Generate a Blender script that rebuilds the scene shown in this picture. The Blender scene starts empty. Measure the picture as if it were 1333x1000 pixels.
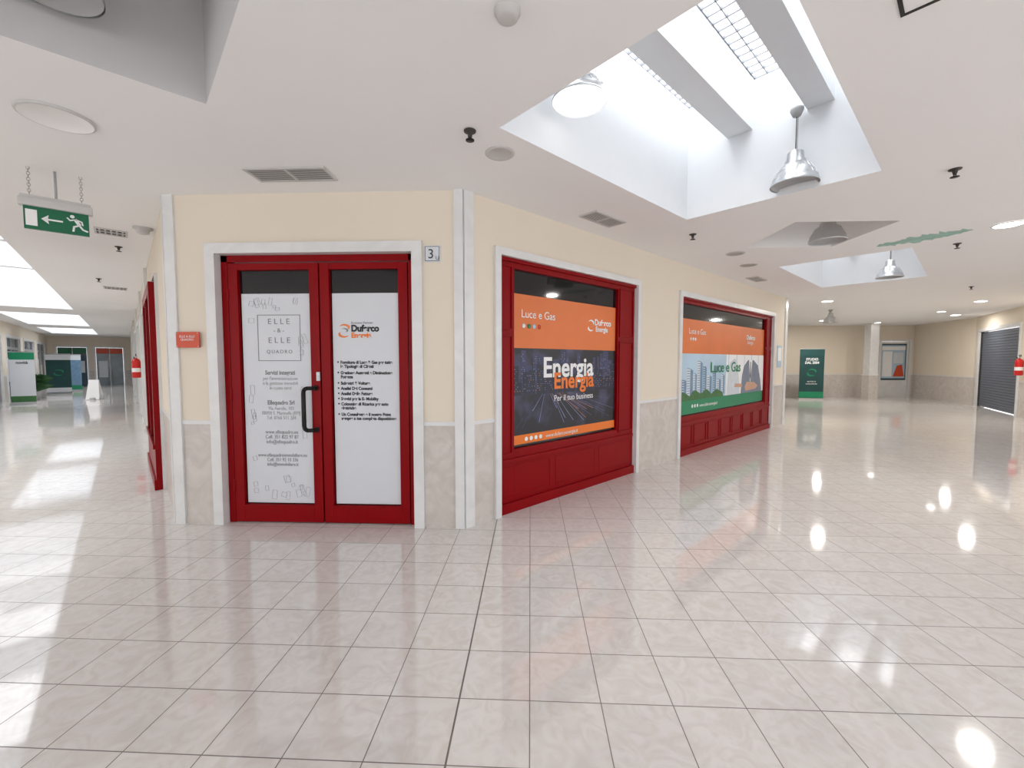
import bpy, bmesh, math, random
from mathutils import Matrix, Vector
random.seed(3)
R2=math.sqrt(0.5)
CZ=2.97
scene=bpy.context.scene
try:
    scene.view_settings.view_transform='Standard'
except Exception: pass

# ------------------------------------------------------------ materials
def newmat(name):
    m=bpy.data.materials.new(name); m.use_nodes=True
    nt=m.node_tree; b=nt.nodes['Principled BSDF']
    return m,nt,b
def mat(name,col,rough=0.5,metal=0.0,noise=0.0,scale=8.0,emit=None,estr=0,spec=None,bump=0.0,coat=0):
    m,nt,b=newmat(name)
    b.inputs['Roughness'].default_value=rough
    b.inputs['Metallic'].default_value=metal
    b.inputs['Base Color'].default_value=(*col,1)
    if coat: b.inputs['Coat Weight'].default_value=coat
    if spec is not None: b.inputs['Specular IOR Level'].default_value=spec
    tc=nt.nodes.new('ShaderNodeTexCoord'); n=nt.nodes.new('ShaderNodeTexNoise')
    n.inputs['Scale'].default_value=scale; n.inputs['Detail'].default_value=5
    nt.links.new(tc.outputs['Object'],n.inputs['Vector'])
    mx=nt.nodes.new('ShaderNodeMix'); mx.data_type='RGBA'
    nz=noise if noise else 0.02
    mx.inputs['A'].default_value=tuple(max(0,c*(1-nz)) for c in col)+(1,)
    mx.inputs['B'].default_value=tuple(min(1,c*(1+nz)) for c in col)+(1,)
    nt.links.new(n.outputs['Fac'],mx.inputs['Factor'])
    nt.links.new(mx.outputs['Result'],b.inputs['Base Color'])
    if bump:
        bp=nt.nodes.new('ShaderNodeBump'); bp.inputs['Strength'].default_value=bump; bp.inputs['Distance'].default_value=0.01
        nt.links.new(n.outputs['Fac'],bp.inputs['Height']); nt.links.new(bp.outputs['Normal'],b.inputs['Normal'])
    if emit:
        b.inputs['Emission Color'].default_value=(*emit,1); b.inputs['Emission Strength'].default_value=estr
    return m
def marble(name,c1,c2,rough=0.25,scale=2.5):
    m,nt,b=newmat(name)
    tc=nt.nodes.new('ShaderNodeTexCoord'); n=nt.nodes.new('ShaderNodeTexNoise')
    n.inputs['Scale'].default_value=scale; n.inputs['Detail'].default_value=8; n.inputs['Distortion'].default_value=1.6
    nt.links.new(tc.outputs['Object'],n.inputs['Vector'])
    r=nt.nodes.new('ShaderNodeValToRGB')
    r.color_ramp.elements[0].position=0.35; r.color_ramp.elements[0].color=(*c1,1)
    r.color_ramp.elements[1].position=0.65; r.color_ramp.elements[1].color=(*c2,1)
    nt.links.new(n.outputs['Fac'],r.inputs['Fac']); nt.links.new(r.outputs['Color'],b.inputs['Base Color'])
    b.inputs['Roughness'].default_value=rough
    return m

M_beige=mat('wall_paint_beige',(0.80,0.715,0.595),0.75,noise=0.02,scale=3)
M_wain=marble('wainscot_marble',(0.58,0.525,0.48),(0.67,0.62,0.58),0.3,5)
M_trim=marble('white_marble_trim',(0.73,0.73,0.725),(0.79,0.79,0.785),0.3,3)
M_ceil=mat('ceiling_plaster',(0.905,0.895,0.89),0.9,noise=0.02,scale=1.2)
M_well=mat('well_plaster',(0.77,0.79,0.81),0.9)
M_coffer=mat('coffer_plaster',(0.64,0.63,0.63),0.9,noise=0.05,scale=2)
M_red=mat('red_lacquer',(0.25,0.0004,0.003),0.35,noise=0.08,scale=3,spec=.14)
M_redd=mat('red_lacquer_dark',(0.12,0.001,0.003),0.35,spec=.2)
M_black=mat('dark_glass',(0.008,0.008,0.009),0.06)
M_blk=mat('black_plastic',(0.008,0.008,0.008),0.4,spec=.3)
M_ink=mat('print_ink_dark',(0.03,0.03,0.035),0.6)
M_inkg=mat('print_ink_grey',(0.26,0.26,0.27),0.6)
M_inkl=mat('print_ink_light',(0.45,0.45,0.46),0.6)
M_white=mat('poster_paper_white',(0.70,0.72,0.76),0.45)
M_pw=mat('print_white',(0.9,0.9,0.9),0.5)
M_orange=mat('print_orange',(0.74,0.18,0.04),0.4,noise=0.2,scale=1.2)
M_orange2=mat('print_orange_bright',(0.85,0.20,0.02),0.4)
M_green=mat('print_green',(0.01,0.24,0.11),0.4)
M_teal=mat('print_teal',(0.012,0.06,0.06),0.4,noise=0.3,scale=3)
M_exit=mat('exit_green',(0.0,0.13,0.055),0.4)
M_alu=mat('brushed_aluminium',(0.62,0.63,0.64),0.32,metal=0.85)
M_dark=mat('dark_metal',(0.05,0.045,0.04),0.5,metal=0.3)
M_grey=mat('grey_paint',(0.38,0.38,0.38),0.5)
M_shut=mat('shutter_slat',(0.11,0.125,0.16),0.45)
M_lgrey=mat('light_grey_plastic',(0.58,0.565,0.55),0.5)
M_plaque=mat('plaque_orange_red',(0.62,0.07,0.02),0.35)
M_extred=mat('extinguisher_red',(0.6,0.01,0.01),0.3)
M_glow=mat('lamp_diffuser',(0.95,0.95,0.95),0.4,emit=(1,0.98,0.94),estr=14)
M_glow2=mat('lamp_diffuser_soft',(0.95,0.95,0.95),0.4,emit=(1,0.99,0.97),estr=1.2)
M_grid=mat('skylight_mullion',(0.26,0.27,0.29),0.5)
M_peel=mat('peeled_plaster',(0.34,0.54,0.47),0.9,noise=0.4,scale=9)
M_leaf=mat('plant_leaf',(0.03,0.10,0.03),0.5,noise=0.4,scale=6)
M_night=mat('print_night_building',(0.04,0.045,0.11),0.4,noise=0.7,scale=9)
M_night2=mat('print_night_building_dark',(0.012,0.014,0.035),0.4,noise=0.6,scale=9)
M_trail=mat('print_light_trail',(0.75,0.34,0.18),0.4,noise=0.3,scale=9)
M_trail2=mat('print_light_trail_blue',(0.30,0.34,0.62),0.4,noise=0.3,scale=9)

# ------------------------------------------------------------ mesh builder
class MB:
    def __init__(s,name,mats,M=None):
        s.name=name; s.mats=mats; s.M=M or Matrix.Identity(4); s.bm=bmesh.new()
    def _new(s,vs,fs,mi,smooth=False):
        bv=[s.bm.verts.new(s.M@Vector(v)) for v in vs]
        for f in fs:
            try:
                fc=s.bm.faces.new([bv[i] for i in f]); fc.material_index=mi; fc.smooth=smooth
            except ValueError: pass
    def box(s,x0,x1,y0,y1,z0,z1,mi=0):
        vs=[(x,y,z) for z in(z0,z1) for y in(y0,y1) for x in(x0,x1)]
        s._new(vs,[(0,2,3,1),(4,5,7,6),(0,1,5,4),(2,6,7,3),(0,4,6,2),(1,3,7,5)],mi)
    def obox(s,T,sx,sy,sz,mi=0):
        old=s.M; s.M=old@T; s.box(-sx/2,sx/2,-sy/2,sy/2,-sz/2,sz/2,mi); s.M=old
    def poly(s,pts,mi=0): s._new(pts,[tuple(range(len(pts)))],mi)
    def prism(s,pts2,y0,y1,mi=0):
        n=len(pts2)
        vs=[(p[0],y0,p[1]) for p in pts2]+[(p[0],y1,p[1]) for p in pts2]
        fs=[tuple(range(n)),tuple(range(2*n-1,n-1,-1))]+[(i,(i+1)%n,n+(i+1)%n,n+i) for i in range(n)]
        s._new(vs,fs,mi)
    def lathe(s,prof,c=(0,0,0),seg=32,mi=0,smooth=True,axis=None):
        vs=[];fs=[]
        n=len(prof)
        T=axis or Matrix.Identity(3)
        for i in range(seg):
            a=2*math.pi*i/seg
            for r,z in prof:
                v=T@Vector((r*math.cos(a),r*math.sin(a),z)); vs.append((c[0]+v.x,c[1]+v.y,c[2]+v.z))
        for i in range(seg):
            j=(i+1)%seg
            for k in range(n-1):
                fs.append((i*n+k,j*n+k,j*n+k+1,i*n+k+1))
        s._new(vs,fs,mi,smooth)
    def tube(s,p0,p1,r,mi=0,seg=12):
        p0=Vector(p0);p1=Vector(p1);d=p1-p0;L=d.length
        q=d.to_track_quat('Z','Y').to_matrix()
        s.lathe([(0.0001,0),(r,0),(r,L),(0.0001,L)],p0,seg,mi,False if seg<7 else True,q)
    def done(s,parent=None,bevel=0,recalc=True):
        if recalc: bmesh.ops.recalc_face_normals(s.bm,faces=s.bm.faces)
        me=bpy.data.meshes.new(s.name); s.bm.to_mesh(me); s.bm.free()
        for m in s.mats: me.materials.append(m)
        o=bpy.data.objects.new(s.name,me); scene.collection.objects.link(o)
        if bevel:
            b=o.modifiers.new('bevel','BEVEL'); b.width=bevel; b.segments=2; b.limit_method='ANGLE'
        if parent: o.parent=parent
        return o
def empty(name,loc=(0,0,0)):
    o=bpy.data.objects.new(name,None); scene.collection.objects.link(o); o.location=loc; return o
def wallM(o,ux):
    ux=Vector((ux[0],ux[1],0)).normalized(); uy=Vector((-ux.y,ux.x,0))
    M=Matrix.Identity(4)
    for i in range(3):
        M[i][0]=ux[i]; M[i][1]=uy[i]; M[i][2]=(0,0,1)[i]
    M[0][3]=o[0];M[1][3]=o[1];M[2][3]=0
    return M
def text(body,WM,x,y,z,size,m,parent,align='LEFT',bold=0.0,name='lettering',sx=1.0,sp=1.0,cs=1.0):
    c=bpy.data.curves.new(name,'FONT'); c.body=body; c.size=size; c.align_x=align; c.offset=bold; c.extrude=0.0006
    c.space_line=sp; c.space_character=cs; c.materials.append(m)
    o=bpy.data.objects.new(name,c); scene.collection.objects.link(o)
    o.parent=parent
    o.matrix_world=WM@Matrix.Translation((x,y,z))@Matrix.Rotation(math.pi/2,4,'X')@Matrix.Diagonal((sx,1,1,1))
    return o
def SQ(S,Q): return ((S-Q)*R2,(S+Q)*R2)

# ------------------------------------------------------------ camera
cam=bpy.data.cameras.new('camera'); co=bpy.data.objects.new('camera',cam); scene.collection.objects.link(co)
cam.sensor_width=36; cam.lens=36*550/1333; cam.clip_start=0.05
co.location=(0,0,1.5); co.rotation_euler=(math.radians(90-3.12),0,math.radians(2.5))
scene.camera=co

# ------------------------------------------------------------ floor
m,nt,b=newmat('polished_floor_tile')
N=nt.nodes.new; L=nt.links.new
tc=N('ShaderNodeTexCoord'); sep=N('ShaderNodeSeparateXYZ'); L(tc.outputs['Object'],sep.inputs[0])
T=0.3124
def M2(op,a,bv,c=None):
    n=N('ShaderNodeMath'); n.operation=op
    for i,v in enumerate((a,bv,c)):
        if v is None: continue
        if isinstance(v,(int,float)): n.inputs[i].default_value=v
        else: L(v,n.inputs[i])
    return n.outputs[0]
def line(axis,off,w):
    p=M2('DIVIDE',M2('SUBTRACT',axis,off),T)
    f=M2('FRACT',M2('ADD',p,200.5),None)
    d=M2('ABSOLUTE',M2('SUBTRACT',f,0.5),None)
    return M2('LESS_THAN',d,w/T/2), M2('FLOOR',M2('ADD',p,200.0),None)
lx,ix=line(sep.outputs[0],0.0,0.0044); ly,iy=line(sep.outputs[1],0.228,0.0044)
seam=M2('LESS_THAN',M2('ABSOLUTE',M2('ADD',sep.outputs[0],0.3124),None),0.004)
g=M2('MAXIMUM',M2('MAXIMUM',lx,ly),seam)
cmb=N('ShaderNodeCombineXYZ'); L(ix,cmb.inputs[0]); L(iy,cmb.inputs[1])
wn=N('ShaderNodeTexWhiteNoise'); L(cmb.outputs[0],wn.inputs['Vector'])
addv=N('ShaderNodeVectorMath'); addv.operation='MULTIPLY_ADD'
L(wn.outputs['Color'],addv.inputs[0]); addv.inputs[1].default_value=(30,30,30); L(tc.outputs['Object'],addv.inputs[2])
nz=N('ShaderNodeTexNoise'); nz.inputs['Scale'].default_value=8; nz.inputs['Detail'].default_value=9; nz.inputs['Distortion'].default_value=2.2
L(addv.outputs[0],nz.inputs['Vector'])
rp=N('ShaderNodeValToRGB'); rp.color_ramp.elements[0].position=0.34; rp.color_ramp.elements[0].color=(0.69,0.645,0.61,1)
rp.color_ramp.elements[1].position=0.62; rp.color_ramp.elements[1].color=(0.755,0.725,0.70,1); L(nz.outputs['Fac'],rp.inputs['Fac'])
hv=N('ShaderNodeHueSaturation'); L(rp.outputs['Color'],hv.inputs['Color']); L(M2('MULTIPLY_ADD',wn.outputs['Value'],0.04,0.98),hv.inputs['Value'])
mx=N('ShaderNodeMix'); mx.data_type='RGBA'; L(g,mx.inputs['Factor']); L(hv.outputs['Color'],mx.inputs['A']); mx.inputs['B'].default_value=(0.13,0.11,0.10,1)
L(mx.outputs['Result'],b.inputs['Base Color'])
L(M2('MULTIPLY_ADD',g,0.5,0.06),b.inputs['Roughness'])
b.inputs['IOR'].default_value=1.9
M_floor=m
f=MB('floor',[M_floor])
f.poly([(*SQ(-8,-9),0),(*SQ(26,-9),0),(*SQ(26,42),0),(*SQ(-8,42),0)])
f.done(recalc=False)

# ------------------------------------------------------------ ceiling & wells
def rectSQ(s0,s1,q0,q1): return [SQ(s0,q0),SQ(s1,q0),SQ(s1,q1),SQ(s0,q1)]
glz=[('skylight',1.80,4.37,0.54,2.08),('skylight',7.6,10.35,0.60,2.12),('skylight',-2.75,-1.02,5.2,17.5),
     ('skylight',-2.75,-1.02,19.5,25.5),('skylight',-2.75,-1.02,27.5,33),('skylight',-2.9,-0.6,-4.2,-1.4),('skylight',2.0,4.6,-4.5,-2.4)]  # last two are unseen skylights behind the camera, added to brighten the room
cof=[rectSQ(-1.17,0.40,0.46,3.03),[(2.80,4.69),(3.87,4.69),(3.87,5.70),(2.80,5.70)]]
holes=[rectSQ(*g_[1:]) for g_ in glz]+cof
cu=bpy.data.curves.new('ceil','CURVE'); cu.dimensions='2D'; cu.fill_mode='BOTH'
for poly in [[SQ(-8,-9),SQ(26,-9),SQ(26,42),SQ(-8,42)]]+holes:
    sp=cu.splines.new('POLY'); sp.points.add(len(poly)-1)
    for i,p in enumerate(poly): sp.points[i].co=(p[0],p[1],0,1)
    sp.use_cyclic_u=True
tmp=bpy.data.objects.new('tmp',cu); scene.collection.objects.link(tmp)
dg=bpy.context.evaluated_depsgraph_get(); me=bpy.data.meshes.new_from_object(tmp.evaluated_get(dg))
bpy.data.objects.remove(tmp)
me.materials.clear(); me.materials.append(M_ceil)
ce=bpy.data.objects.new('ceiling',me); scene.collection.objects.link(ce); ce.location=(0,0,CZ)

def arealight(name,loc,sx,sy,rotz,power,col=(1,1,1)):
    l=bpy.data.lights.new(name,'AREA'); l.shape='RECTANGLE'; l.size=sx; l.size_y=sy; l.energy=power; l.color=col
    o=bpy.data.objects.new(name,l); scene.collection.objects.link(o); o.location=loc; o.rotation_euler=(0,0,rotz)
    return o
WH=1.13
RAD=6.0
for gi,(nm,s0,s1,q0,q1) in enumerate(glz):
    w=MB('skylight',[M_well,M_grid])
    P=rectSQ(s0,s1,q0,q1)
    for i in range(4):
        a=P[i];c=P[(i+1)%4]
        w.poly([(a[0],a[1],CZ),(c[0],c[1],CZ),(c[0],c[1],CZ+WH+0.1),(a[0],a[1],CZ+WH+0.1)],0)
    w.M=wallM((0,0),(1,1))   # local x=S, y=Q
    z=CZ+WH
    if gi not in (2,3,4):
        for qb,wd in ((q1-0.50,0.22),(q1-1.13,0.19)):
            w.box(s0,s1,qb-wd/2,qb+wd/2,CZ+0.67,z+0.05,0)
    else:
        n=int((q1-q0)/4)
        for i in range(1,n+1):
            q=q0+(q1-q0)*i/(n+1); w.box(s0,s1,q-0.1,q+0.1,CZ+0.6,z+0.05,0)
    n=int((s1-s0)/0.10)
    for i in range(n+1):
        s=s0+(s1-s0)*i/n; w.box(s-0.005,s+0.005,q0,q1,z-0.012,z+0.012,1)
    n=int((q1-q0)/0.10)
    for i in range(n+1):
        q=q0+(q1-q0)*i/n; w.box(s0,s1,q-0.004,q+0.004,z-0.012,z+0.012,1)
    w.done()
    c=SQ((s0+s1)/2,(q0+q1)/2); A=(s1-s0)*(q1-q0)
    rad=RAD*(1.9 if gi>=5 else (.7 if gi==1 else 1.0))  # the added wells behind the camera shine stronger than the others
    arealight('daylight',(c[0],c[1],CZ+WH+0.06),s1-s0,q1-q0,math.radians(45),rad*A*math.pi,(0.955,0.975,1.0))
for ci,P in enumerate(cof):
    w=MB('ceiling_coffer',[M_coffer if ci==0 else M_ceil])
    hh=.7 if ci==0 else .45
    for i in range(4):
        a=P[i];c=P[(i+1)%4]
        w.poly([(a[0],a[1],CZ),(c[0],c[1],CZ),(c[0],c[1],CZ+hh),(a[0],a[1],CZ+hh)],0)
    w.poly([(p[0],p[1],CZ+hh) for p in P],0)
    w.done()

# ------------------------------------------------------------ walls
def wall(name,WM,x0,x1,openings,th=0.2,wz=0.96,tr=0.09):
    w=MB(name,[M_beige,M_wain,M_trim],WM)
    xs=x0
    for o in openings:
        if o[0]>xs:
            w.box(xs,o[0],0,th,wz,CZ,0); w.box(xs,o[0],-0.0,th,0,wz,1)
            w.box(xs,o[0],-0.008,0.0,wz-0.035,wz+0.0,2)
        w.box(o[0],o[1],0,th,o[2],CZ,0)
        t=o[3] if len(o)>3 else tr
        w.box(o[0],o[0]+t,-0.03,th,0,o[2],2); w.box(o[1]-t,o[1],-0.03,th,0,o[2],2)
        w.box(o[0]+t,o[1]-t,-0.03,th,o[2]-t,o[2],2)
        xs=o[1]
    if xs<x1:
        w.box(xs,x1,0,th,wz,CZ,0); w.box(xs,x1,0,th,0,wz,1); w.box(xs,x1,-0.008,0.0,wz-0.035,wz,2)
    return w
A=(-0.585,3.70); B=(-3.26,3.70)
WD=wallM(B,(1,0)); WR=wallM(A,(1,1)); WL=wallM(B,(1,-1))
LD=2.675
w=wall('wall_front',WD,0,LD,[(0.37,2.315,2.54)])
w.box(-0.0,0.09,-0.02,0.0,0,CZ,2)
w.box(LD-0.08,LD,-0.02,0.0,0,CZ,2)
w.done()
w=wall('wall_right',WR,0,9.41,[(0.345,2.87,2.56,0.07),(3.98,8.49,2.56,0.08)])
w.box(0.0,0.10,-0.02,0.0,0,CZ,2); w.box(9.25,9.41,-0.02,0.2,0,CZ,2)
w.M=WR@Matrix.Translation((9.41,0,0))@Matrix.Rotation(math.pi/2,4,'Z')
w.box(0.2,8,0,0.2,0,CZ,0)
w.done()
w=wall('wall_left',WL,-31,0,[(-15,-12,2.5),(-10.6,-8.6,2.5),(-6.6,-4.6,2.5),(-3.5,-1.4,2.5,.02)])
for q in (-4.2,-7.2,-11.3,-16,-20,-24): w.box(q-0.2,q+0.2,-0.04,0,0,CZ,2)
w.box(-0.1,0,-0.02,0,0,CZ,2)
w.done()

# ------------------------------------------------------------ door
D=MB('door_1',[M_red,M_black,M_white,M_blk,M_alu,M_redd],WD)
x0,x1=0.462,2.223; zt=2.448; y=0.05
D.box(x0,x0+0.06,y,y+0.1,0,zt,0); D.box(x1-0.05,x1,y,y+0.1,0,zt,0); D.box(x0,x1,y,y+0.1,zt-0.06,zt,0)
xm=1.365
for a,c in ((x0+0.067,xm-0.006),(xm+0.006,x1-0.057)):
    sw=0.085
    D.box(a,a+sw,y-0.005,y+0.06,0.01,zt-0.07,0); D.box(c-sw,c,y-0.005,y+0.06,0.01,zt-0.07,0)
    D.box(a+sw,c-sw,y-0.005,y+0.06,0.01,0.17,0); D.box(a+sw,c-sw,y-0.005,y+0.06,zt-0.13,zt-0.07,0)
    D.box(a+sw,c-sw,y+0.03,y+0.04,0.17,zt-0.13,1)
    D.box(a+sw+0.012,c-sw-0.004,y+0.024,y+0.03,0.18,2.11,2)
D.box(xm-0.006,xm+0.006,y+0.02,y+0.05,0.01,zt-0.07,5)
for z in (0.35,1.2,2.1): D.tube((x0+0.063,y-.005,z-0.05),(x0+0.063,y-.005,z+0.05),0.012,0)
hx=xm-0.135
D.tube((hx,y-0.065,0.91),(hx,y-0.065,1.22),0.019,3)
for z,sg in ((0.91,-1),(1.22,1)):
    prev=Vector((hx,y-0.065,z))
    for k in range(1,6):
        a=k/5*math.pi/2
        p=Vector((hx+0.04*(1-math.cos(a)),y-0.065,z+sg*0.035*math.sin(a)))
        D.tube(prev,p,0.019,3,12); prev=p
    p=Vector((xm-.05,y-.055,prev.z)); D.tube(prev,p,0.018,3); prev=p
    D.tube(prev,(prev.x,y+0.0,prev.z),0.016,3)
    D.tube((prev.x,y-0.015,prev.z),(prev.x,y-0.003,prev.z),0.026,3)
D.box(xm-0.04,xm-0.008,y-0.014,y+0.0,1.32,1.40,2); D.tube((xm-0.024,y-0.022,1.36),(xm-0.024,y-0.01,1.36),0.010,4)
door=D.done(bevel=0.003)
yf=y+0.022
lc=0.97
text('ELLE',WD,lc,yf,1.835,0.072,M_inkg,door,'CENTER',cs=1.6)
text('- & -',WD,lc,yf,1.76,0.055,M_inkg,door,'CENTER')
text('ELLE',WD,lc,yf,1.665,0.072,M_inkg,door,'CENTER',cs=1.6)
text('QUADRO',WD,lc,yf,1.57,0.045,M_inkg,door,'CENTER',cs=1.4)
fr=MB('logo_border',[M_inkg],WD)
bx0,bx1,bz0,bz1=lc-0.2,lc+0.2,1.50,1.92
for q in ((bx0,bx1,bz0,bz0+.006),(bx0,bx1,bz1-.006,bz1),(bx0,bx0+.006,bz0,bz1),(bx1-.006,bx1,bz0,bz1)): fr.box(q[0],q[1],yf,yf+0.002,q[2],q[3])
fr.done(parent=door)
k=.82
text('Servizi integrati',WD,lc,yf,1.375,0.055,M_inkg,door,'CENTER',0.001,sx=k)
text('per l\'amministrazione\ne la gestione immobili\nin conto terzi',WD,lc,yf,1.325,0.046,M_inkl,door,'CENTER',0,sp=0.95,sx=k)
text('Ellequadro Srl',WD,lc,yf,1.10,0.055,M_inkg,door,'CENTER',0.001,sx=k)
text('Via Aurelia, 183\n00058 S. Marinella (RM)\nTel. 0766 511 204',WD,lc,yf,1.05,0.046,M_inkl,door,'CENTER',sp=0.95,sx=k)
text('www.ellequadro.eu\nCell. 351 822 97 87\ninfo@ellequadro.it',WD,lc,yf,0.83,0.048,M_inkg,door,'CENTER',sp=0.95,sx=k)
text('www.ellequadroimmobiliare.eu\nCell. 351 92 10 336\ninfo@immobiliare.it',WD,lc,yf,0.615,0.045,M_inkg,door,'CENTER',sp=0.95,sx=k)
sk=MB('sketch_linework',[M_inkl],WD)
def seg2(x0_,z0_,x1_,z1_,wd=.003):
    d=Vector((x1_-x0_,0,z1_-z0_)); an=-math.atan2(d.z,d.x)
    sk.obox(Matrix.Translation(((x0_+x1_)/2,yf,(z0_+z1_)/2))@Matrix.Rotation(an,4,'Y'),d.length,.0015,wd)
for i in range(40):
    side=i%4
    if side==0: cx,cz=random.uniform(.68,.72),random.uniform(.25,1.9)
    elif side==1: cx,cz=random.uniform(1.17,1.21),random.uniform(.25,1.9)
    elif side==2: cx,cz=random.uniform(.7,1.15),random.uniform(.23,.42)
    else: cx,cz=random.uniform(.7,1.15),random.uniform(1.97,2.05)
    an=random.uniform(-.35,.35); wd=random.uniform(.02,.05); ht=random.uniform(.02,.09)
    c_,s_=math.cos(an),math.sin(an)
    P4=[(cx+a_*wd*c_-b_*ht*s_,cz+a_*wd*s_+b_*ht*c_) for a_,b_ in((-.5,-.5),(.5,-.5),(.5,.5),(-.5,.5))]
    for a_ in range(4): seg2(*P4[a_],*P4[(a_+1)%4],.002)
sk.done(parent=door)
text('Business Partner',WD,1.64,yf,1.835,0.03,M_inkg,door)
text('Duferco',WD,1.64,yf,1.768,0.08,M_ink,door,bold=0.004,sx=.95)
text('Energia',WD,1.64,yf,1.712,0.062,M_orange2,door,bold=0.003)
lg=MB('swirl_logo',[M_orange2,M_inkg],WD)
def swirl(mb,cx,cz,r,a0,a1,mi,yy):
    n=12
    for i in range(n):
        a=a0+(a1-a0)*i/n; c=a0+(a1-a0)*(i+1)/n; tw=lambda t:0.002+0.013*math.sin(math.pi*t)*r/0.05
        t0,t1=tw(i/n),tw((i+1)/n)
        mb.poly([(cx+(r-t0)*math.cos(a),yy,cz+(r-t0)*.6*math.sin(a)),(cx+(r+t0)*math.cos(a),yy,cz+(r+t0)*.6*math.sin(a)),
                 (cx+(r+t1)*math.cos(c),yy,cz+(r+t1)*.6*math.sin(c)),(cx+(r-t1)*math.cos(c),yy,cz+(r-t1)*.6*math.sin(c))],mi)
swirl(lg,1.575,1.80,0.045,-0.6,2.6,0,yf); swirl(lg,1.575,1.745,0.045,2.5,5.7,0,yf); swirl(lg,1.575,1.775,0.03,-1,2.2,1,yf)
lg.done(parent=door)
bul=['Fornitura di Luce & Gas per tutte\nle Tipologie di Clienti','Gestione Aumenti e Diminuzione\nPotenza','Subentri & Volture','Analisi Dei Consumi','Analisi Delle Fatture','Servizi per la E- Mobility','Colonnine di Ricarica per auto\nelettriche','Un Consulente e il nostro Point\nsempre a tua completa disposizione']
z=1.475
for t in bul:
    text('•',WD,1.505,yf,z,0.045,M_ink,door,bold=0.002); text(t,WD,1.535,yf,z,0.039,M_ink,door,bold=0.0016,sp=0.95,sx=.9)
    z-=0.0475*(1+t.count('\n'))

p=MB('wall_plaque',[M_plaque,M_alu],WD); p.box(0.085,0.30,-0.032,-0.021,1.62,1.76,0)
for xx in(.095,.29):
    for zz in(1.63,1.75): p.tube((xx,-0.036,zz),(xx,-0.001,zz),0.004,1)
p=p.done(bevel=0.002)
text('ELLE & ELLE\nQUADRO',WD,0.19,-0.0335,1.71,0.028,M_pw,p,'CENTER')
p=MB('number_sign',[M_white,M_ink],WD); p.box(2.335,2.475,-0.012,-0.001,2.36,2.50,0)
for q in ((2.342,2.468,2.367,2.371),(2.342,2.468,2.489,2.493),(2.342,2.346,2.367,2.493),(2.464,2.468,2.367,2.493)): p.box(q[0],q[1],-0.0135,-0.012,q[2],q[3],1)
p=p.done()
text('3',WD,2.365,-0.0135,2.39,0.115,M_ink,p); text('U',WD,2.435,-0.0135,2.378,0.045,M_ink,p)

# ------------------------------------------------------------ windows
def bokeh():
    m,nt,b=newmat('night_city_print'); N=nt.nodes.new;L=nt.links.new
    tc=N('ShaderNodeTexCoord')
    n=N('ShaderNodeTexNoise'); n.inputs['Scale'].default_value=3.5; n.inputs['Detail'].default_value=8; L(tc.outputs['Object'],n.inputs['Vector'])
    r=N('ShaderNodeValToRGB'); r.color_ramp.elements[0].color=(0.004,0.004,0.010,1); r.color_ramp.elements[1].color=(0.07,0.07,0.15,1)
    r.color_ramp.elements[0].position=.5; r.color_ramp.elements[1].position=.72; L(n.outputs['Fac'],r.inputs['Fac'])
    L(r.outputs['Color'],b.inputs['Base Color']); b.inputs['Roughness'].default_value=.35
    return m
M_bokeh=bokeh()
M_sky=mat('print_sky',(0.46,0.62,0.76),0.4,noise=0.3,scale=1.5)
M_bld=mat('print_building',(0.66,0.71,0.76),0.4,noise=0.15,scale=12)
M_bld2=mat('print_building_blue',(0.16,0.28,0.42),0.4,noise=0.4,scale=14)
M_shop=mat('shop_glass_blue',(0.07,0.11,0.14),0.1,noise=0.6,scale=2)
M_tree=mat('print_trees',(0.05,0.16,0.05),0.5,noise=0.5,scale=15)
M_suit=mat('print_suit',(0.20,0.23,0.30),0.5,noise=0.25,scale=6)
M_skin=mat('print_skin',(0.60,0.36,0.25),0.5)

def window(name,s0,s1,p0,p1,npan,pd):
    W=MB(name,[M_red,M_redd,M_black],WR)
    zt=2.488
    W.box(s0,p0,0.03,0.12,0,zt,0)
    W.box(p1,s1,0.03,0.12,0,zt,0)
    W.box(p0,p1,0.03,0.12,2.40,zt,0)
    W.box(p0,p1,0.03,0.12,0,0.62,0)
    W.box(p0,p1,0.07,0.08,0.62,2.40,2)
    W.box(s0,s1,0.0,0.03,0,0.10,0)
    W.box(s0+.02,s1-.02,0.01,0.03,0.50,0.535,0)
    W.box(s0,s1,0.005,0.03,2.455,zt,0)
    def panel(a,c,z0,z1,d):
        t=0.015
        W.box(a,c,.03-d,0.03,z0,z0+t,0);W.box(a,c,.03-d,0.03,z1-t,z1,0);W.box(a,a+t,.03-d,0.03,z0+t,z1-t,0);W.box(c-t,c,.03-d,0.03,z0+t,z1-t,0)
    n=npan; wd=(s1-s0)/n
    for i in range(n): panel(s0+i*wd+0.04,s0+(i+1)*wd-0.04,0.14,0.46,pd)
    for a,c in ((s0+.03,p0-.03),(p1+.03,s1-.03)):
        if c-a>.06:
            for z0,z1 in ((.58,1.75),(1.8,2.42)): panel(a,c,z0,z1,.012)
    return W.done(bevel=0.002)
w1=window('window_1',0.417,2.798,0.63,2.42,3,.004)
w2=window('window_2',4.062,8.408,4.16,8.05,8,.010)
yp=0.062
P=MB('poster',[M_orange,M_bokeh,M_orange2,M_night,M_night2,M_trail,M_trail2,M_pw],WR)
P.box(.64,2.41,yp,yp+.006,1.63,2.17,0); P.box(.64,2.41,yp,yp+.006,.745,1.63,1); P.box(.64,2.41,yp,yp+.006,.65,.745,2)
rn=random.Random(11)
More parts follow.
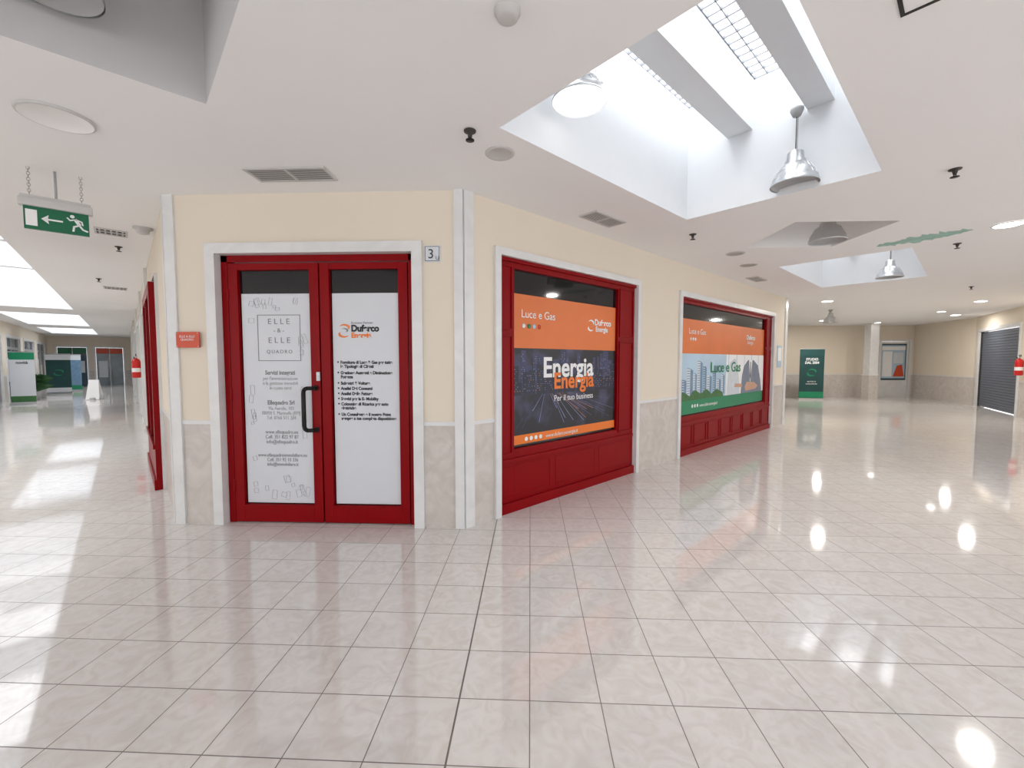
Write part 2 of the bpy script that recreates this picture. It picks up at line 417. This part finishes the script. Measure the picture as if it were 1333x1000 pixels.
for layer in range(2):
    x=.66
    while x<2.34:   # night skyline
        wd=rn.uniform(.04,.11); wd=min(wd,2.40-x); h=rn.uniform(.15,.42)-.13*layer; mi=(3,4)[layer]
        yl=yp-.001*(1+layer)
        P.box(x,x+wd,yl,yl+.001,1.15,1.2+h,mi)
        for r_ in range(int(h/.022)):
            for c_ in range(int(wd/.018)):
                if rn.random()<.34:
                    P.box(x+.004+c_*.018,x+.011+c_*.018,yl-.0004,yl,1.19+r_*.022,1.197+r_*.022,rn.choice((5,6,6,6,3)))
        x+=wd+rn.uniform(-.01,.03)
for i in range(34):  # light trails sweeping towards the viewer
    t0=rn.uniform(0,1); xa=1.0+.5*t0; xb=.68+1.68*t0; zb=rn.uniform(.80,1.05); wv=rn.uniform(.001,.003)
    P.prism([(xa,1.15),(xb,zb),(xb+wv*3,zb),(xa+wv,1.15)],yp-.0012,yp-.0004,rn.choice((5,6,3,3)))
P=P.done(parent=w1)
t=yp-.004
text('Luce e Gas',WR,.75,t,1.94,.115,M_pw,w1)
for i,c in enumerate((M_pw,M_green,M_sky,M_plaque)):
    q=MB('icon',[c],WR); q.tube((.79+i*.075,t-.001,1.855),(.79+i*.075,t+.002,1.855),.024); q.done(parent=w1)
text('Duferco',WR,1.97,t,1.93,.10,M_pw,w1,bold=.003); text('Energia',WR,1.99,t,1.855,.085,M_pw,w1,bold=.002)
lg=MB('swirl_logo',[M_pw],WR); swirl(lg,1.9,1.95,.05,-.6,2.6,0,t); swirl(lg,1.9,1.89,.05,2.5,5.7,0,t); lg.done(parent=w1)
text('Energia',WR,1.07,t,1.33,.30,M_pw,w1,bold=.007); text('Energia',WR,1.24,t-.002,1.20,.245,M_orange2,w1,bold=.006)
text('Per il tuo business',WR,1.25,t,1.06,.095,M_pw,w1)
text('● ● ● ●   www.dufercoenergia.it',WR,.8,t,.675,.06,M_pw,w1)
P=MB('poster',[M_orange,M_sky,M_green,M_bld,M_bld2,M_tree,M_suit,M_pw,M_skin,M_ink],WR)
P.box(4.17,8.04,yp,yp+.006,1.62,2.17,0); P.box(4.17,8.04,yp,yp+.006,.86,1.62,1); P.box(4.17,8.04,yp,yp+.006,.64,.86,2)
for a,wd,h,mi in ((4.25,.16,.30,4),(4.42,.22,.48,3),(4.66,.12,.40,3),(4.80,.2,.6,3),(5.02,.14,.52,4),(5.18,.2,.35,3),(5.42,.14,.42,4),(5.58,.2,.28,3),(5.8,.14,.36,3)):
    P.box(a,a+wd*.55,yp-.002,yp,.90,.90+h,mi); P.prism([(a+wd*.55,.9),(a+wd*.55,.9+h),(a+wd,.9+h*.93),(a+wd,.9)],yp-.002,yp,4)
    for k in range(int(h/.04)): P.box(a+.01,a+wd*.5,yp-.003,yp-.002,.93+k*.04,.942+k*.04,4 if mi==3 else 3)
pts=[(4.17,.86)]+[(4.17+i*.12,.96+.04*math.sin(i*1.7)+random.uniform(0,.03)) for i in range(15)]+[(5.9,.86)]
P.prism(pts,yp-.004,yp-.002,5)
P.box(6.0,8.04,yp-.003,yp-.001,.86,1.62,7)
for k in range(5): P.box(6.1+k*.4,6.13+k*.4,yp-.0035,yp-.003,.86,1.62,1)
P.prism([(6.75,.86),(6.8,1.2),(6.9,1.40),(7.12,1.52),(7.42,1.52),(7.7,1.40),(7.86,1.1),(7.95,.86)],yp-.006,yp-.004,6)
P.prism([(7.16,1.52),(7.25,1.05),(7.36,1.52)],yp-.007,yp-.006,7); P.prism([(7.235,1.48),(7.225,1.2),(7.25,1.12),(7.275,1.2),(7.265,1.48)],yp-.008,yp-.007,9)
P.prism([(6.95,.98),(7.05,1.08),(7.5,1.06),(7.7,.98),(7.55,.92),(7.0,.9)],yp-.009,yp-.007,8)
P.prism([(6.05,.86),(6.1,1.3),(6.2,1.48),(6.4,1.55),(6.55,1.45),(6.62,1.2),(6.7,.86)],yp-.006,yp-.004,3)
P.prism([(6.4,1.0),(6.45,1.07),(6.8,1.05),(6.8,.98)],yp-.009,yp-.007,8)
P.done(parent=w2)
text('Luce e Gas',WR,4.45,t,1.94,.13,M_pw,w2,sx=1.1)
text('● ● ●',WR,4.5,t,1.83,.07,M_pw,w2)
text('Duferco',WR,7.0,t,1.93,.13,M_pw,w2,bold=.003,sx=1.1); text('Energia',WR,7.05,t,1.84,.1,M_pw,w2,sx=1.1)
text('Luce e Gas',WR,5.3,t-.007,1.30,.26,M_green,w2,bold=.003,sx=1.2)
text('● ● ●  www.dufercoenergia.it',WR,4.6,t,.73,.08,M_pw,w2)
p=MB('wall_notice',[M_sky,M_pw],WR); p.box(8.75,9.05,-.01,-.001,1.35,1.85,0); p.box(8.78,9.02,-.012,-.01,1.5,1.8,1); p.done()

for i,(a,c) in enumerate(((-3.478,-1.422),(-6.508,-4.692),(-10.508,-8.692),(-14.908,-12.092))):
    mm=[M_red,M_redd,M_black] if i==0 else [M_trim,M_trim,M_black if i%2 else M_shop]
    W=MB('window_%d'%(i+3),mm,WL)
    f0=-.085 if i==0 else .03
    zt_=2.40
    W.box(a,a+.14,f0,.12,0,zt_,0);W.box(c-.14,c,f0,.12,0,zt_,0);W.box(a+.14,c-.14,f0,.12,2.28,zt_,0);W.box(a+.14,c-.14,f0,.12,0,.5,0)
    W.box(a+.14,c-.14,.07 if i else -.03,.08,.5,2.28,2); W.box((a+c)/2-.03,(a+c)/2+.03,f0,.12 if i else -.03,.5,2.28,0)
    W.box(a,c,f0-.02,f0,0,.12,0); W.box(a,c,f0-.02,f0,.48,.52,0)
    W.done(bevel=.003)

# ------------------------------------------------------------ far walls
far=[(5,18.3),(15.9,18.3),(15.12,15.10),(9.7,6.5)]
for i,nm in enumerate(('wall_back','wall_back_side','wall_shutter')):
    a=Vector(far[i]);c=Vector(far[i+1]); WM=wallM(a,c-a); Ln=(c-a).length
    if i==2: w=wall(nm,WM,0,Ln,[(0.3,3.75,2.55)])
    else: w=wall(nm,WM,0,Ln,[] if i else [(4.4,5.75,2.4),(9.5,10.8,2.4)])
    w.done()
WF=wallM(far[0],(1,0)); WS=wallM(far[2],Vector(far[3])-Vector(far[2]))
r=MB('roller_shutter',[M_shut,M_dark],WS)
for i in range(30):
    z=.02+i*.08; r.prism([(.44,z),(.44,z+.07),(3.61,z+.07),(3.61,z)],.06,.075,0); r.box(.44,3.61,.075,.085,z+.06,z+.09,1)
r.box(.395,.44,.03,.1,0,2.45,1); r.box(3.61,3.655,.03,.1,0,2.45,1)
r.done()
p=MB('door_2',[M_dark,M_shop],WF)
p.box(4.495,4.56,.03,.12,0,2.3,0);p.box(5.59,5.655,.03,.12,0,2.3,0);p.box(4.56,5.59,.03,.12,2.2,2.3,0);p.box(4.56,5.59,.07,.08,0,2.2,1);p.box(5.05,5.10,.04,.1,0,2.2,0); p.done()
p=MB('window_7',[M_trim,M_pw,M_plaque,M_sky,M_shop,M_bld],WF)
p.box(9.595,9.64,.03,.12,0,2.3,0);p.box(10.66,10.705,.03,.12,0,2.3,0);p.box(9.64,10.66,.03,.12,2.22,2.3,0);p.box(9.64,10.66,.03,.12,0,.7,0);p.box(9.64,10.66,.07,.08,.7,2.22,4)
p.box(9.68,10.62,.064,.07,.78,2.15,3); p.box(9.72,10.1,.062,.064,.85,1.9,1); p.prism([(10.15,.85),(10.3,1.3),(10.5,1.35),(10.6,.85)],.060,.064,2); p.box(9.68,10.62,.061,.064,1.95,2.1,1); p.box(10.15,10.55,.061,.064,1.4,1.85,5)
p.done()
c=MB('pillar',[M_trim,M_wain,M_trim]); c.box(13.3,13.62,17.2,17.52,.96,CZ,0); c.box(13.28,13.64,17.18,17.54,0,.96,1); c.box(13.26,13.66,17.16,17.56,.93,.97,2); c.done()
def rollup(loc,ux,w_,h_,m1,txt,sub,m2,tm,hm=None):
    WB=wallM(loc,ux)
    bn=MB('rollup_banner',[m1,M_pw,M_alu,m2,hm or m1],WB)
    bn.box(0,w_,0,.01,.06,h_,0); bn.box(-.02,w_+.02,-.06,.07,0,.06,2); bn.box(-.01,w_+.01,-.01,.02,h_,h_+.03,2)
    bn.box(0,w_,-.004,0,.08,h_*.16,3); bn.box(0,w_,-.004,0,h_*.86,h_*.995,4)
    bno=bn.done()
    text(txt,WB,w_/2,-.006,h_*.78,.13,tm,bno,'CENTER',.003,sx=.9); text(sub,WB,w_/2,-.006,h_*.35,.09,tm,bno,'CENTER')
    if m1 is M_teal:
        sw_=MB('swirl_logo',[M_green],WB); swirl(sw_,w_/2,h_*.56,.14,-.6,2.6,0,-.006); swirl(sw_,w_/2,h_*.52,.14,2.5,5.7,0,-.006); sw_.done(parent=bno)
rollup((10.45,16.9),(1,-.15),.85,1.95,M_teal,'STUDIO\nDAL 2004','servizi e\nconsulenza',M_green,M_pw)
rollup(SQ(-2.9,22.2),(1,.7),.6,1.8,M_white,'novità','',M_tree,M_ink,M_green)
rollup(SQ(-2.6,28.0),(1,.7),.8,1.8,M_teal,'','',M_white,M_pw,M_white)
rollup(SQ(-2.4,30.5),(1,.7),.8,1.8,M_bld2,'','',M_green,M_pw,M_white)

WO=wallM(SQ(-3.25,5),(-1,1))
w=wall('wall_opposite',WO,0,31,[(15.6,18.6,2.5),(19.4,22.4,2.5),(23.2,26.2,2.5),(27,30,2.5)])
w.done()
for k,a in enumerate((15.7,19.5,23.3,27.1)):
    W=MB('window_%d'%(8+k),[M_grey,M_shop,M_bld,M_beige],WO)
    W.box(a,a+2.8,.07,.08,0,2.4,1); W.box(a,a+.08,.03,.12,0,2.4,0); W.box(a+2.72,a+2.8,.03,.12,0,2.4,0); W.box(a,a+2.8,.03,.12,1.95,2.05,0); W.box(a+1.38,a+1.42,.03,.12,0,2.4,0)
    W.box(a+.4,a+1.1,.06,.07,.7,1.6,2); W.box(a+1.7,a+2.3,.06,.07,.6,1.3,3)
    W.done()
WE=wallM(SQ(-3.25,36),(1,1))
w=wall('wall_end',WE,0,4,[(.3,1.7,2.4),(1.9,3.3,2.4)]); w.done()
W=MB('window_12',[M_shop,M_trim,M_exit,M_bld,M_plaque],WE); W.box(.4,1.6,.07,.08,0,2.3,0); W.box(2.0,3.2,.07,.08,0,2.3,0); W.box(.98,1.02,.05,.1,0,2.3,1); W.box(2.58,2.62,.05,.1,0,2.3,1)
W.box(.4,1.6,.05,.07,1.95,2.25,2); W.box(2.0,3.2,.05,.07,1.95,2.25,4); W.box(.5,.9,.05,.07,.6,1.6,3); W.box(2.1,2.5,.05,.07,.5,1.5,3); W.box(1.1,1.5,.05,.07,.8,1.5,3)
W.done()

def plant(x,y,h):
    e=MB('potted_plant',[M_grey,M_leaf],Matrix.Translation((x,y,0)))
    e.lathe([(.001,0),(.13,0),(.18,.3),(.19,.33),(.16,.33),(.001,.30)],(0,0,0),20,0)
    rnd=random.Random(5)
    for i in range(36):
        a=rnd.uniform(0,6.28); l=rnd.uniform(.25,.4)*h; zz=.3+rnd.uniform(0,.45)*h
        d=Vector((math.cos(a),math.sin(a),0)); n=Vector((-d.y,d.x,0))
        b0=Vector((0,0,zz)); m1=b0+d*l*.5+Vector((0,0,l*.5)); t1=b0+d*l+Vector((0,0,l*.35))
        for P_ in ([b0,m1+n*.05,t1],[b0,t1,m1-n*.05]): e.poly([tuple(v) for v in P_],1)
    e.tube((0,0,.28),(0,0,.3+.5*h),.015,0); e.done(recalc=False)
plant(*SQ(-2.55,24.2),1.2); plant(*SQ(-2.55,25.4),1.1)
e=MB('wet_floor_sign',[M_pw,M_plaque],wallM(SQ(-.9,23.1),(1,.6)))
for sg in(-1,1):
    e.M=wallM(SQ(-.9,23.1),(1,.6))@Matrix.Translation((0,sg*.12,.4))@Matrix.Rotation(sg*.28,4,'X')
    e.prism([(-.2,-.40),(-.14,.38),(.14,.38),(.2,-.40),(.1,-.40),(.08,-.33),(-.08,-.33),(-.1,-.40)],-.012,.012,0)
e.done()
def extinguisher(WM,x,y):
    e=MB('fire_extinguisher',[M_extred,M_blk,M_pw,M_alu],WM)
    e.lathe([(.001,1.12),(.07,1.12),(.078,1.14),(.078,1.48),(.065,1.53),(.03,1.555),(.02,1.56),(.02,1.59),(.001,1.59)],(x,y,0),24,0)
    e.lathe([(.0785,1.25),(.0785,1.34)],(x,y,0),24,2)
    e.tube((x,y,1.57),(x,y,1.62),.022,3); e.box(x-.012,x+.10,y-.012,y+.012,1.615,1.635,1); e.box(x-.012,x+.09,y-.01,y+.01,1.645,1.66,1)
    pr=None
    for i in range(13):
        t_=i/12; p_=(x-.03-.075*math.sin(t_*math.pi),y-.03,1.59-.38*t_)
        if pr: e.tube(pr,p_,.010,1,8)
        pr=p_
    e.box(x-.03,x+.03,y+.078,y+.09,1.35,1.5,3); e.tube((x,y+.078,1.45),(x,y+.11,1.45),.012,3)
    e.done()
extinguisher(WL,-7.9,-.115)
extinguisher(WS,4.1,-.115)

# ------------------------------------------------------------ ceiling fittings
def pendant(x,y,zbot,ztop,lit=False,r=.18):
    e=empty('pendant_lamp',(x,y,zbot))
    a=MB('shade',[M_alu,M_glow2 if lit else M_grey])
    prof=[(r,0),(r*1.01,.012),(r*.97,.02),(r*.93,.05),(r*.82,.10),(r*.62,.15),(r*.45,.175),(r*.42,.18),(r*.42,.20),(r*.36,.21),(r*.33,.27),(r*.18,.29),(.012,.30)]
    a.lathe(prof,(0,0,0),40,0)
    a.lathe([(r*.98,.008),(r*.9,.03),(.001,.05)] ,(0,0,0),40,1)
    for i in range(20):
        t=2*math.pi*i/20; c,s=math.cos(t),math.sin(t)
        a.tube((r*.64*c,r*.64*s,.152),(r*.93*c,r*.93*s,.055),.003,0,6)
    a.done(parent=e)
    c=MB('cord',[M_dark,M_grey]); c.tube((0,0,.29),(0,0,ztop-zbot-.03),.004,0); c.tube((.012,0,.29),(.012,0,ztop-zbot-.03),.002,0)
    c.lathe([(.0001,-.07),(.03,-.065),(.05,-.02),(.05,0),(.0001,0)],(0,0,ztop-zbot),20,1); c.done(parent=e)
pendant(2.25,3.80,3.0,CZ+.665)
pendant(.32,2.91,3.21,CZ+.67+.4,True)
pendant(-2.1,1.84,3.13,CZ+.7)
pendant(3.33,4.98,2.84,CZ+.45)
pendant(*SQ(9.4,1.0),2.88,CZ+.665)
pendant(*SQ(-1.9,7.3),3.0,CZ+1.1,True); pendant(*SQ(-1.9,12),3.0,CZ+1.1,True)
pendant(8.6,12.6,2.6,CZ)

def grille(x,y,lx,ly,ang,n=9):
    g=MB('air_vent',[M_lgrey,M_dark],Matrix.Translation((x,y,CZ))@Matrix.Rotation(math.radians(ang),4,'Z'))
    f=.02
    g.box(-lx/2,lx/2,-ly/2,-ly/2+f,-.012,-.0005);g.box(-lx/2,lx/2,ly/2-f,ly/2,-.012,-.0005);g.box(-lx/2,-lx/2+f,-ly/2+f,ly/2-f,-.012,-.0005);g.box(lx/2-f,lx/2,-ly/2+f,ly/2-f,-.012,-.0005)
    g.box(-.01,.01,-ly/2+f,ly/2-f,-.012,-.0005)
    g.box(-lx/2+f,lx/2-f,-ly/2+f,ly/2-f,-.003,-.0006,1)
    for i in range(n):
        yy=-ly/2+f+(ly-2*f)*(i+.5)/n
        g.obox(Matrix.Translation((0,yy,-.008))@Matrix.Rotation(.2,4,'X'),lx-2*f,.015,.002)
    g.done()
grille(-1.884,3.33,.64,.24,0); grille(.747,4.5,.52,.22,45); grille(4.05,7.85,.5,.2,45); grille(-4.78,4.70,.28,.28,-45,5); grille(-8.37,8.26,.35,.35,-45,5)
def sprinkler(x,y):
    s=MB('sprinkler_head',[M_dark,M_blk],Matrix.Translation((x,y,CZ)))
    s.lathe([(.001,-.001),(.04,-.001),(.038,-.008),(.018,-.012),(.014,-.03),(.008,-.045),(.001,-.045)],(0,0,0),16,0)
    for a in range(2): s.tube((.012*(1-2*a),0,-.03),(.006*(1-2*a),0,-.058),.003,0,8)
    s.lathe([(.001,-.058),(.028,-.058),(.028,-.062),(.001,-.062)],(0,0,0),16,1); s.done()
for q in ((-.39,2.77),(1.88,5.08),(3.25,3.47),(5.34,5.62),(8.7,8.83),(-5.3,5.3),(-7.7,7.3)): sprinkler(*q)
def disc(name,x,y,r,h,mats,inner=.8):
    s=MB(name,mats,Matrix.Translation((x,y,CZ)))
    s.lathe([(r,-.0005),(r,-h*.6),(r*.96,-h),(r*inner,-h)],(0,0,0),36,0); s.lathe([(r*inner,-h),(r*inner*.98,-h*.8),(.001,-h*.8)],(0,0,0),36,1); return s.done()
disc('ceiling_speaker',-.22,3.07,.105,.008,[M_lgrey,M_lgrey]); disc('ceiling_speaker',2.8,6.0,.12,.008,[M_lgrey,M_grey]); disc('ceiling_speaker',3.34,6.72,.12,.008,[M_lgrey,M_grey])
disc('round_ceiling_light',-2.86,2.51,.175,.014,[M_lgrey,M_ceil],.93)
s=MB('smoke_detector',[M_lgrey],Matrix.Translation((-.10,1.85,CZ))); s.lathe([(.055,-.0005),(.055,-.015),(.045,-.02),(.045,-.035),(.03,-.04),(.001,-.04)],(0,0,0),28,0); s.done()
s=MB('smoke_detector',[M_lgrey],Matrix.Translation((-4.29,4.58,CZ))); s.lathe([(.09,-.0005),(.09,-.015),(.06,-.02),(.055,-.06),(.03,-.07),(.001,-.07)],(0,0,0),28,0); s.done()
for q,pw in (((5.13,4.86),30),((7.28,10.8),45),((13.56,14.2),35),((11.05,10.97),45),((10.6,15.9),50)):  # last one is an extra downlight, added to lighten the far right hall
    disc('recessed_downlight',q[0],q[1],.13,.012,[M_trim,M_glow],.85)
    l=bpy.data.lights.new('lamp','AREA'); l.shape='DISK'; l.size=.2; l.energy=pw; l.color=(1,.96,.9)
    o=bpy.data.objects.new('downlight_lamp',l); scene.collection.objects.link(o); o.location=(q[0],q[1],CZ-.014)
for q in ((13.3,16.9),(9.3,6.9),(12.2,13.2)): disc('recessed_downlight',q[0],q[1],.11,.012,[M_trim,M_glow],.85)  # last two are extra downlights, added to lighten the right hall
h=MB('access_hatch',[M_blk,M_ceil],wallM((0,0),(1,1)))
for q in ((2.0,2.5,-.25,-.235),(2.0,2.5,.255,.27),(2.0,2.015,-.235,.255),(2.485,2.5,-.235,.255)): h.box(q[0],q[1],q[2],q[3],CZ-.006,CZ-.0005)
h.box(2.015,2.485,-.235,.255,CZ-.003,CZ-.0005,1); h.done()
pp=MB('peeled_ceiling_patch',[M_peel]); a=Vector((4.42,5.70));b_=Vector((4.92,5.02)); d=(b_-a); n_=Vector((-d.y,d.x)).normalized(); up=[];dn=[]
rn=random.Random(2)
for i in range(31):
    t_=i/30; w_=.03+.18*math.sin(math.pi*t_)**.6*rn.uniform(.4,1.1); p_=a+d*t_+n_*rn.uniform(-.03,.03); up.append(p_+n_*w_); dn.append(p_-n_*w_*rn.uniform(.4,1.1))
for i in range(30): pp.poly([(*up[i],CZ-.001),(*up[i+1],CZ-.001),(*dn[i+1],CZ-.001),(*dn[i],CZ-.001)])
pp.done()

# exit sign
ex=empty('exit_sign',(*SQ(-.345,4.89),2.6))
WX=wallM(SQ(-.345,4.89),(1,1))
inv=Matrix.Translation((-ex.location.x,-ex.location.y,-ex.location.z))
h=MB('housing',[M_lgrey],inv@WX); h.box(-.2,.2,-.035,.035,2.675,2.735); h.box(-.19,.19,-.02,.02,2.735,2.76); h.done(parent=ex,bevel=.006)
h=MB('panel',[M_exit,M_pw],inv@WX); h.box(-.175,.175,-.012,.012,2.505,2.675)
h.box(-.165,-.105,-.014,-.012,2.53,2.65,1)
h.box(-.07,.03,-.014,-.012,2.585,2.597,1); h.prism([(-.085,2.591),(-.045,2.625),(-.05,2.591),(-.045,2.557)],-.014,-.012,1)
def limb(pts,wd):
    for (ax,az),(bx,bz) in zip(pts[:-1],pts[1:]):
        d=Vector((bx-ax,0,bz-az)); an=-math.atan2(d.z,d.x)
        h.obox(Matrix.Translation(((ax+bx)/2,-.013,(az+bz)/2))@Matrix.Rotation(an,4,'Y'),d.length+wd*.5,.002,wd,1)
h.prism([(.083+.013*math.cos(a*.5236),2.643+.013*math.sin(a*.5236)) for a in range(12)],-.014,-.012,1)
limb([(.10,2.62),(.12,2.585)],.022); limb([(.10,2.622),(.07,2.61),(.055,2.628)],.009); limb([(.105,2.622),(.135,2.61),(.14,2.585)],.009)
limb([(.12,2.58),(.09,2.565),(.085,2.53)],.012); limb([(.12,2.58),(.14,2.55),(.165,2.54)],.012)
h.done(parent=ex)
h=MB('suspension',[M_grey],inv@WX); h.tube((0,0,2.75),(0,0,CZ),.008)
for xx in(-.14,.14):
    z=2.76
    k=0
    while z<CZ-.01:
        for i in range(8):
            a0=2*math.pi*i/8;a1=2*math.pi*(i+1)/8
            def pt(a):
                u=.009*math.cos(a); v=.014*math.sin(a)
                return (xx+u,0,z+.012+v) if k%2 else (xx,u,z+.012+v)
            h.tube(pt(a0),pt(a1),.0022,0,5)
        z+=.021;k+=1
h.done(parent=ex)

# ------------------------------------------------------------ world
w=bpy.data.worlds.new('World'); scene.world=w; w.use_nodes=True
bg=w.node_tree.nodes['Background']; bg.inputs[0].default_value=(.985,.985,1,1); bg.inputs[1].default_value=2.0
